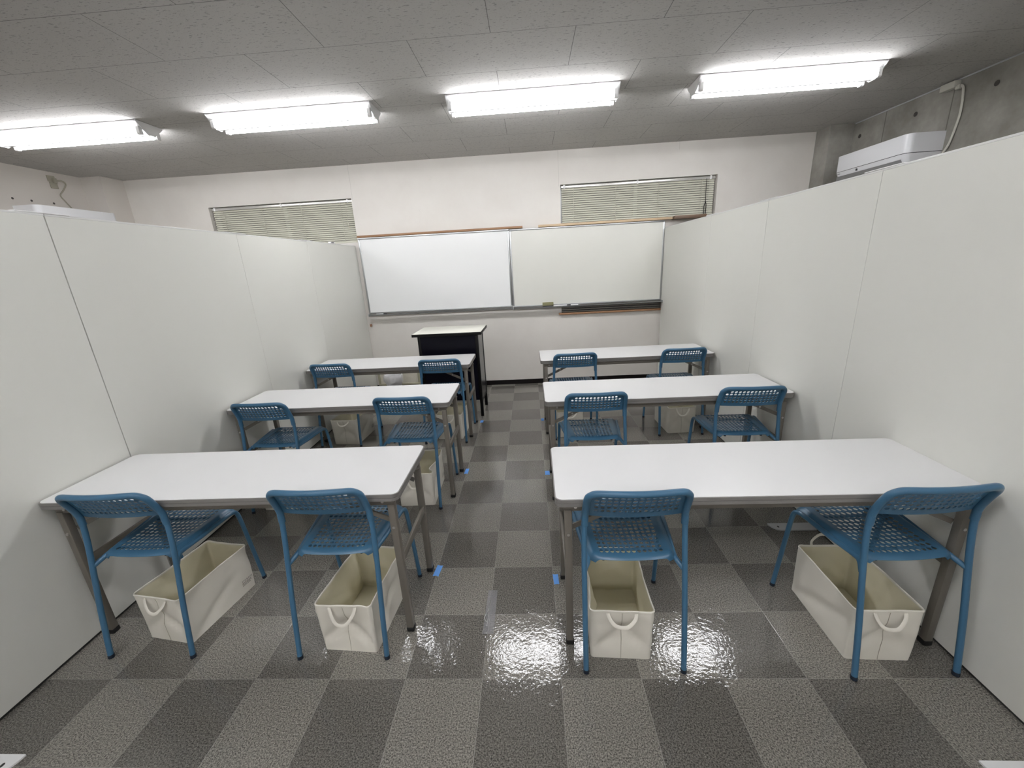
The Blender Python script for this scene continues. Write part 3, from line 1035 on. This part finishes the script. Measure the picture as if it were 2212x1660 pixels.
    for q, (zz, ln) in enumerate(((0.058, 0.050), (0.051, 0.046), (0.044, 0.044))):
        y = y0
        while y < y0 + ln:
            w = rnd.uniform(0.004, 0.010)
            vs = [bm.verts.new(on_side(a, b, 0.0011)) for a, b in ((y, zz), (y + w, zz), (y + w, zz + 0.0028), (y, zz + 0.0028))]
            bm.faces.new(vs)
            y += w + 0.0016
    link('fine_print', bm, M_INK, body, False, False)
    return t

def bk(x_left, x_right, y_near):
    return ((x_left + x_right) / 2, y_near + BL / 2, 0)
make_basket('cream canvas basket under the nearest left table beside the partition, standing askew', (-1.378, 0.345, 0), -0.16, 1, near_droop=0.045)
make_basket('cream canvas basket under the nearest left table by the aisle, its left side dented', (-0.553, 0.292, 0), -0.07, 2, dents=((3, -0.72, 0.55, 0.20, 0.034), (0, 0.75, 0.8, 0.3, 0.008)), near_droop=0.060)
make_basket('cream canvas basket under the nearest right table by the aisle, its inside facing the camera', (0.549, 0.256, 0), -0.05, 3, dents=((3, 0.15, 0.60, 0.40, 0.020),), near_droop=0.035)
make_basket('cream canvas basket under the nearest right table beside the partition, far handle raised', (1.507, 0.246, 0), -0.035, 4, far_up=True, near_droop=0.045)
make_basket('cream canvas basket under the middle left table by the aisle, right side crumpled', (-0.566, 1.343, 0), 0.02, 5, dents=((1, -0.45, 0.95, 0.30, 0.038), (1, -0.2, 0.35, 0.3, 0.012)), near_droop=0.075)
make_basket('cream canvas basket under the middle left table, only its bottom showing below the nearest table', (-1.50, 1.33, 0), 0.0, 6)
make_basket('cream canvas basket under the farthest left table, between the two chairs', (-1.488, 2.355, 0), -0.06, 7, near_droop=0.03)
make_basket('cream canvas basket under the farthest left table by the aisle, print facing the aisle', (-0.528, 2.398, 0), -0.06, 8, near_droop=0.05)
make_basket('cream canvas basket under the farthest right table by the aisle, partly hidden by a chair', (0.548, 2.362, 0), 0.02, 9, near_droop=0.03)
make_basket('cream canvas basket under the farthest right table near the partition, turned and tilted', (1.520, 2.372, 0), 0.05, 10, dents=((0, -0.6, 0.6, 0.35, 0.02),), near_droop=0.05)

# ------------------------------------------------------------------ whiteboards
def whiteboard(x0, x1, z0, z1, m, label, yf):
    t = thing('whiteboard', label, 'whiteboard', ((x0 + x1) / 2, YB, z0))
    hw, h = (x1 - x0) / 2, z1 - z0
    d = -(YB - yf)
    bm = new_bm(); box(bm, -hw + 0.012, hw - 0.012, d, -0.004, 0.012, h - 0.012); link('writing_surface', bm, m, t, False)
    for nm, b in (('frame_rail', (-hw, hw, h - 0.018, h)), ('frame_rail', (-hw, hw, 0, 0.018)), ('frame_rail', (-hw, -hw + 0.018, 0.018, h - 0.018)), ('frame_rail', (hw - 0.018, hw, 0.018, h - 0.018))):
        bm = new_bm(); box(bm, b[0], b[1], d - 0.007, -0.003, b[2], b[3], 0.002); link(nm, bm, M_ALU, t)
    return t
YW = 3.872
whiteboard(-1.783, 0.022, 1.005, 1.905, M_BOARD1, 'glossy whiteboard on the left half of the back wall, brighter and cleaner', YW)
whiteboard(0.027, 1.822, 0.997, 1.900, M_BOARD2, 'dull aged whiteboard on the right half of the back wall', YW)

def tray(x0, x1, z, label):
    t = thing('pen_tray', label, 'tray', ((x0 + x1) / 2, YB, z))
    hw = (x1 - x0) / 2
    bm = new_bm()
    prism(bm, [(-0.046, 0.0), (-0.108, 0.004), (-0.116, 0.018), (-0.112, 0.018), (-0.104, 0.009), (-0.046, 0.006)], 'x', -hw, hw)
    link('ledge', bm, M_ALUD, t, False)
    for s in (-1, 1):
        bm = new_bm(); box(bm, s * hw - 0.005, s * hw + 0.005, -0.116, -0.046, -0.004, 0.024, 0.002); link('end_cap', bm, M_ALUD, t)
    return t
tray(-1.765, 0.015, 0.984, 'grey metal pen tray below the left whiteboard')
tray(0.034, 1.815, 0.978, 'grey metal pen tray below the right whiteboard')

def rail(name, x0, x1, y0, y1, z0, z1, m, label, cat='rail', bev=0.002):
    bm = new_bm(); box(bm, x0, x1, y0, y1, z0, z1, bev); return tag(link(name, bm, m), label, cat)
rail('wood_rail', -1.790, 0.185, 3.862, 3.906, 1.908, 1.932, M_WOOD, 'reddish brown wooden rail along the top of the left whiteboard', 'wooden rail')
rail('wood_rail', 0.370, 1.900, 3.850, 3.906, 1.904, 1.930, M_WOODP, 'pale wooden plank along the top of the right whiteboard', 'wooden rail')
rail('wood_rail', 1.905, 2.250, 3.780, 3.906, 1.900, 1.934, M_WOODD, 'dark wooden plank end behind the right partition, under the window', 'wooden rail')
rail('wood_rail', 0.590, 1.838, 3.866, 3.906, 0.878, 0.900, M_WOOD, 'brown wooden rail on the wall below the right whiteboard', 'wooden rail')
rail('wood_block', -1.800, -1.783, 3.870, 3.908, 0.845, 0.875, M_WOOD, 'tiny brown wooden block on the wall below the left whiteboard corner', 'wooden block')
# ribbed metal channel of the old board, between the right tray and the brown rail
t = thing('board_channel', 'ribbed grey metal channel between the right pen tray and the brown rail', 'channel', (1.225, YB, 0.902))
bm = new_bm(); box(bm, -0.600, 0.600, -0.030, -0.003, 0.002, 0.072); link('back_plate', bm, M_GAP, t, False)
for z in (0.012, 0.036, 0.060):
    bm = new_bm(); box(bm, -0.600, 0.600, -0.042, -0.028, z - 0.006, z + 0.006, 0.003); link('rib', bm, M_STEEL, t)

# things on the trays
t = thing('board_eraser', 'olive felt board eraser standing on the right pen tray', 'eraser', (0.456, YB - 0.082, 0.9875))
bm = new_bm(); box(bm, -0.066, 0.066, -0.020, 0.020, 0.0005, 0.016, 0.002); link('felt', bm, M_ACD, t)
bm = new_bm(); box(bm, -0.066, 0.066, -0.021, 0.021, 0.0162, 0.056, 0.004); link('grip', bm, M_ERASER, t)
def marker(x, y, z, a, m, label):
    t = thing('marker_pen', label, 'pen', (x, y, z), a, 'marker pens on the whiteboard trays')
    bm = new_bm(); sweep(bm, [(-0.062, 0, 0.010), (0.030, 0, 0.010)], 0.0090, seg=14); link('barrel', bm, m, t)
    bm = new_bm(); sweep(bm, [(0.030, 0, 0.010), (0.060, 0, 0.010), (0.066, 0, 0.010)], [0.0097, 0.0097, 0.006], seg=14); link('cap', bm, M_ACD, t)
marker(-1.615, YB - 0.083, 0.9925, 0.0, M_ACG, 'grey marker pen at the left end of the left tray')
marker(0.570, YB - 0.078, 0.9865, 0.12, M_WHITE, 'white marker pen with a dark cap just right of the eraser')
marker(0.655, YB - 0.086, 0.9865, -0.06, M_ACP, 'second marker pen from the eraser on the right tray')
marker(0.760, YB - 0.080, 0.9865, 3.1, M_WHITE, 'marker pen farthest right of the eraser on the right tray')

# ------------------------------------------------------------------ lectern
t = thing('lectern', 'black lectern with a cream top before the left whiteboard', 'lectern', (-0.592, 2.97, 0), -0.02)
hw, d0, d1 = 0.305, -0.185, 0.185
bm = new_bm(); box(bm, -0.347, 0.347, -0.232, 0.238, 0.868, 0.896, 0.004); link('top_edge', bm, M_BLACK2, t)
bm = new_bm(); box(bm, -0.343, 0.343, -0.228, 0.234, 0.8955, 0.899, 0.001); link('top', bm, M_CREAM, t)
bm = new_bm(); box(bm, -hw + 0.03, hw - 0.03, d0 + 0.006, d0 + 0.020, 0.180, 0.868); link('front_panel', bm, M_BLACK, t)
for s in (-1, 1):
    bm = new_bm(); x0, x1 = sorted((s * (hw - 0.016), s * (hw - 0.004))); box(bm, x0, x1, d0 + 0.028, d1 - 0.028, 0.180, 0.868); link('side_panel', bm, M_DGREY, t)
    for y in (d0, d1):
        y0, y1 = sorted((y, y + (0.030 if y < 0 else -0.030)))
        x0, x1 = sorted((s * hw, s * (hw - 0.030)))
        bm = new_bm(); box(bm, x0, x1, y0, y1, 0.0005, 0.868, 0.002); link('leg', bm, M_BLACK2, t)
    bm = new_bm(); x0, x1 = sorted((s * (hw - 0.026), s * (hw - 0.004))); box(bm, x0, x1, d0 + 0.028, d1 - 0.028, 0.150, 0.182); link('side_rail', bm, M_BLACK2, t)
bm = new_bm(); box(bm, -hw + 0.028, hw - 0.028, d0 + 0.03, d1 - 0.02, 0.560, 0.575); link('shelf', bm, M_BLACK2, t)

# ------------------------------------------------------------------ waste bin and cream board
t = thing('waste_bin', 'small white bin lined with a plastic bag on the floor under the window wall', 'bin', (-1.495, 3.60, 0))
bm = new_bm(); lathe(bm, [(0.0, 0.002), (0.078, 0.002), (0.084, 0.01), (0.102, 0.262), (0.098, 0.262), (0.080, 0.012), (0.0, 0.008)], 28); bmesh.ops.remove_doubles(bm, verts=bm.verts[:], dist=0.0004); link('bucket', bm, M_BIN, t)
bm = new_bm()
N = 40
rings = []
rnd = random.Random(5)
ph = [rnd.uniform(0, 6.28) for _ in range(5)]
for j, (r, z) in enumerate(((0.096, 0.225), (0.099, 0.262), (0.106, 0.282), (0.114, 0.268), (0.117, 0.240), (0.113, 0.205), (0.110, 0.180))):
    ring = []
    for k in range(N):
        a = 2 * PI * k / N
        w = 0.004 * math.sin(5 * a + ph[0]) + 0.003 * math.sin(9 * a + ph[1]) + (0.012 * math.sin(3 * a + ph[2]) if j > 4 else 0)
        ring.append(bm.verts.new(((r + w) * math.cos(a), (r + w) * math.sin(a), z + 0.006 * math.sin(4 * a + ph[3]) + (0.015 * math.sin(3 * a + ph[4]) if j > 4 else 0))))
    rings.append(ring)
for j in range(len(rings) - 1):
    for k in range(N): bm.faces.new((rings[j][k], rings[j][(k + 1) % N], rings[j + 1][(k + 1) % N], rings[j + 1][k]))
link('liner_bag', bm, mat('cloudy_plastic_bag', (0.78, 0.78, 0.79), 0.25), t)

t = thing('leaning_board', 'cream board with an olive frame standing against the wall behind the bin', 'board', (-1.500, 3.845, 0))
bm = new_bm(); box(bm, -0.262, 0.235, 0.004, 0.030, 0.090, 0.385); link('panel', bm, M_BOARDC, t, False)
for b in ((-0.290, 0.268, 0.066, 0.092), (-0.290, 0.268, 0.383, 0.408)):
    bm = new_bm(); box(bm, b[0], b[1], 0.0, 0.036, b[2], b[3], 0.002); link('frame_rail', bm, M_BOARDF, t)
for x in (-0.290, 0.236):
    bm = new_bm(); box(bm, x, x + 0.032, 0.0, 0.036, 0.0925, 0.3825, 0.002); link('frame_rail', bm, M_BOARDF, t)
for x in (-0.25, 0.20):
    bm = new_bm(); box(bm, x, x + 0.04, 0.002, 0.034, 0.0005, 0.066, 0.003); link('foot_block', bm, M_RUBBER, t)

# ------------------------------------------------------------------ tape on the floor
def tape(x, y, w, l, a, label):
    rnd = random.Random(int(abs(x * 1000) + abs(y * 100)))
    pts = [(-w / 2, -l / 2), (w * 0.1, -l / 2 + 0.003), (w / 2, -l / 2), (w / 2, l / 2), (0, l / 2 - 0.002), (-w / 2, l / 2)]
    bm = new_bm(); prism(bm, [(p[0] + rnd.uniform(-0.001, 0.001), p[1] + rnd.uniform(-0.0015, 0.0015)) for p in pts], 'z', 0.0004, 0.0010)
    o = link('tape_mark', bm, M_TAPE, None, False)
    o.location = (x, y, 0); o.rotation_euler = (0, 0, a)
    return tag(o, label, 'tape', 'blue tape marks at the table legs')
tape(-0.297, 0.570, 0.030, 0.078, -0.12, 'blue tape mark at the aisle leg of the nearest left table')
tape(0.313, 0.499, 0.026, 0.066, 0.05, 'blue tape mark at the aisle leg of the nearest right table')
tape(-0.301, 1.616, 0.028, 0.078, -0.05, 'blue tape mark at the aisle leg of the middle left table')
tape(0.318, 1.555, 0.034, 0.060, 0.0, 'blue tape mark at the aisle leg of the middle right table')
tape(-0.297, 2.631, 0.030, 0.060, 0.0, 'blue tape mark at the aisle leg of the farthest left table')
tape(0.317, 2.623, 0.028, 0.060, 0.0, 'blue tape mark at the aisle leg of the farthest right table')
t = thing('packing_tape', 'clear packing tape strip stuck along a tile joint in the near aisle', 'tape', (0.002, 0.315, 0))
bm = new_bm(); prism(bm, [(-0.024, -0.120), (0.024, -0.122), (0.0245, 0.119), (-0.020, 0.120)], 'z', 0.0004, 0.0008); link('strip', bm, M_CLEAR, t, False)
bm = new_bm()
sweep(bm, catmull([(-0.004, 0.060, 0.002), (-0.006, 0.010, 0.004), (-0.022, -0.040, 0.007), (-0.014, -0.062, 0.004)], 5), 0.0022, 0.0007, seg=8)
sweep(bm, catmull([(-0.006, 0.012, 0.003), (-0.006, -0.030, 0.005), (-0.008, -0.080, 0.003)], 5), 0.0016, 0.0006, seg=8)
link('lifted_fold', bm, mat('cloudy_tape_fold', (0.72, 0.71, 0.68), 0.3), t)

# ------------------------------------------------------------------ air conditioners
def aircon(xw, face, y0, y1, z0, z1, depth, label, logo):
    """face = -1: looks towards -x (hung on the right wall), +1 on the left wall"""
    t = thing('air_conditioner', label, 'air conditioner', (xw, (y0 + y1) / 2, z0))
    hl = (y1 - y0) / 2
    h = z1 - z0
    f = face
    # plan outline: rounded at the two front vertical corners
    def outline(ins, r):
        pts = [(0.0, -hl + ins)]
        for k in range(7):
            a = PI / 2 * k / 6
            pts.append((depth - ins - r + r * math.sin(a), -hl + ins + r - r * math.cos(a)))
        for k in range(7):
            a = PI / 2 * k / 6
            pts.append((depth - ins - r + r * math.cos(a), hl - ins - r + r * math.sin(a)))
        pts.append((0.0, hl - ins))
        return [(f * p[0], p[1]) for p in pts]
    zs = h * 0.475
    bm = new_bm(); prism(bm, outline(0.0, 0.055), 'z', zs + 0.004, h); link('front_cover', bm, M_ACP, t)
    bm = new_bm(); prism(bm, outline(0.004, 0.052), 'z', zs - 0.001, zs + 0.005); link('seam_line', bm, M_ACD, t)
    bm = new_bm()
    O0, O1 = outline(0.001, 0.055), outline(0.010, 0.05)
    O2 = [(p[0] * 0.82, p[1] * 0.985) for p in outline(0.02, 0.05)]
    A = [bm.verts.new((*p, zs)) for p in O0]; B = [bm.verts.new((*p, zs - 0.030)) for p in O1]; D = [bm.verts.new((*p, 0.0)) for p in O2]
    n = len(A)
    bm.faces.new(A); bm.faces.new(D[::-1])
    for X, Y in ((A, B), (B, D)):
        for i in range(n): bm.faces.new((X[i], X[(i + 1) % n], Y[(i + 1) % n], Y[i]))
    link('lower_body', bm, M_ACP, t)
    bm = new_bm()
    xs = sorted((f * (depth - 0.060), f * (depth - 0.0135)))
    box(bm, xs[0], xs[1], -hl + 0.05, hl - 0.03, zs - 0.090, zs - 0.033, 0.004); link('louver', bm, M_LOUV, t)
    bm = new_bm()
    xs = sorted((f * (depth - 0.012), f * (depth - 0.0025)))
    box(bm, xs[0], xs[1], 0.10, 0.118, zs - 0.027, zs - 0.009); link('sensor_window', bm, M_ACD, t)
    bm = new_bm()
    xs = sorted((f * (depth - 0.009), f * (depth - 0.0022)))
    for k in range(4): box(bm, xs[0], xs[1], hl - 0.085 + k * 0.011, hl - 0.077 + k * 0.011, zs - 0.020, zs - 0.012)
    link('maker_badge', bm, M_ACG, t)
    return t
aircon(XR, -1, 2.665, 3.470, 2.075, 2.352, 0.285, 'white air conditioner on the concrete wall above the right partition', True)
aircon(XL, 1, 2.90, 3.700, 2.035, 2.316, 0.245, 'white air conditioner on the left wall, its top peeping above the partition', False)

t = thing('junction_box', 'ivory junction box in the ceiling corner of the concrete wall', 'junction box', (XR, 2.690, ZC - 0.012))
bm = new_bm(); box(bm, -0.052, -0.0005, -0.060, 0.060, -0.050, 0.0, 0.006); link('housing', bm, M_BOX, t)
bm = new_bm(); box(bm, -0.036, -0.008, -0.085, -0.050, -0.068, -0.036, 0.006); link('plug', bm, M_BOX, t)
bm = new_bm()
sweep(bm, catmull([(XR - 0.022, 2.615, 2.645), (XR - 0.018, 2.592, 2.628), (XR - 0.014, 2.583, 2.575), (XR - 0.012, 2.574, 2.48), (XR - 0.012, 2.578, 2.39), (XR - 0.013, 2.605, 2.25), (XR - 0.02, 2.635, 2.18)], 6), 0.0085, 0.006, seg=10)
tag(link('power_cable', bm, M_BOX), 'ivory cable running down the concrete wall to the air conditioner', 'cable')

t = thing('wall_socket', 'aged ivory wall socket high on the left wall', 'socket', (XL, 3.335, 2.60))
bm = new_bm(); box(bm, 0.0005, 0.010, -0.040, 0.034, 0.003, 0.062, 0.002); link('cover_plate', bm, M_OLD, t)
bm = new_bm(); box(bm, 0.0005, 0.010, -0.032, 0.040, -0.062, 0.001, 0.002); link('cover_plate', bm, M_OLD, t)
bm = new_bm(); box(bm, 0.010, 0.032, 0.002, 0.030, -0.010, 0.040, 0.004); link('plug', bm, M_OLD, t)
bm = new_bm(); sweep(bm, catmull([(XL + 0.026, 3.362, 2.618), (XL + 0.020, 3.425, 2.622), (XL + 0.012, 3.455, 2.596), (XL + 0.010, 3.410, 2.53), (XL + 0.010, 3.366, 2.475), (XL + 0.010, 3.395, 2.42), (XL + 0.014, 3.432, 2.355), (XL + 0.02, 3.44, 2.30)], 6), 0.0075, 0.0055, seg=10)
tag(link('power_cable', bm, M_OLD), 'aged cable from the left wall socket down to the air conditioner', 'cable')
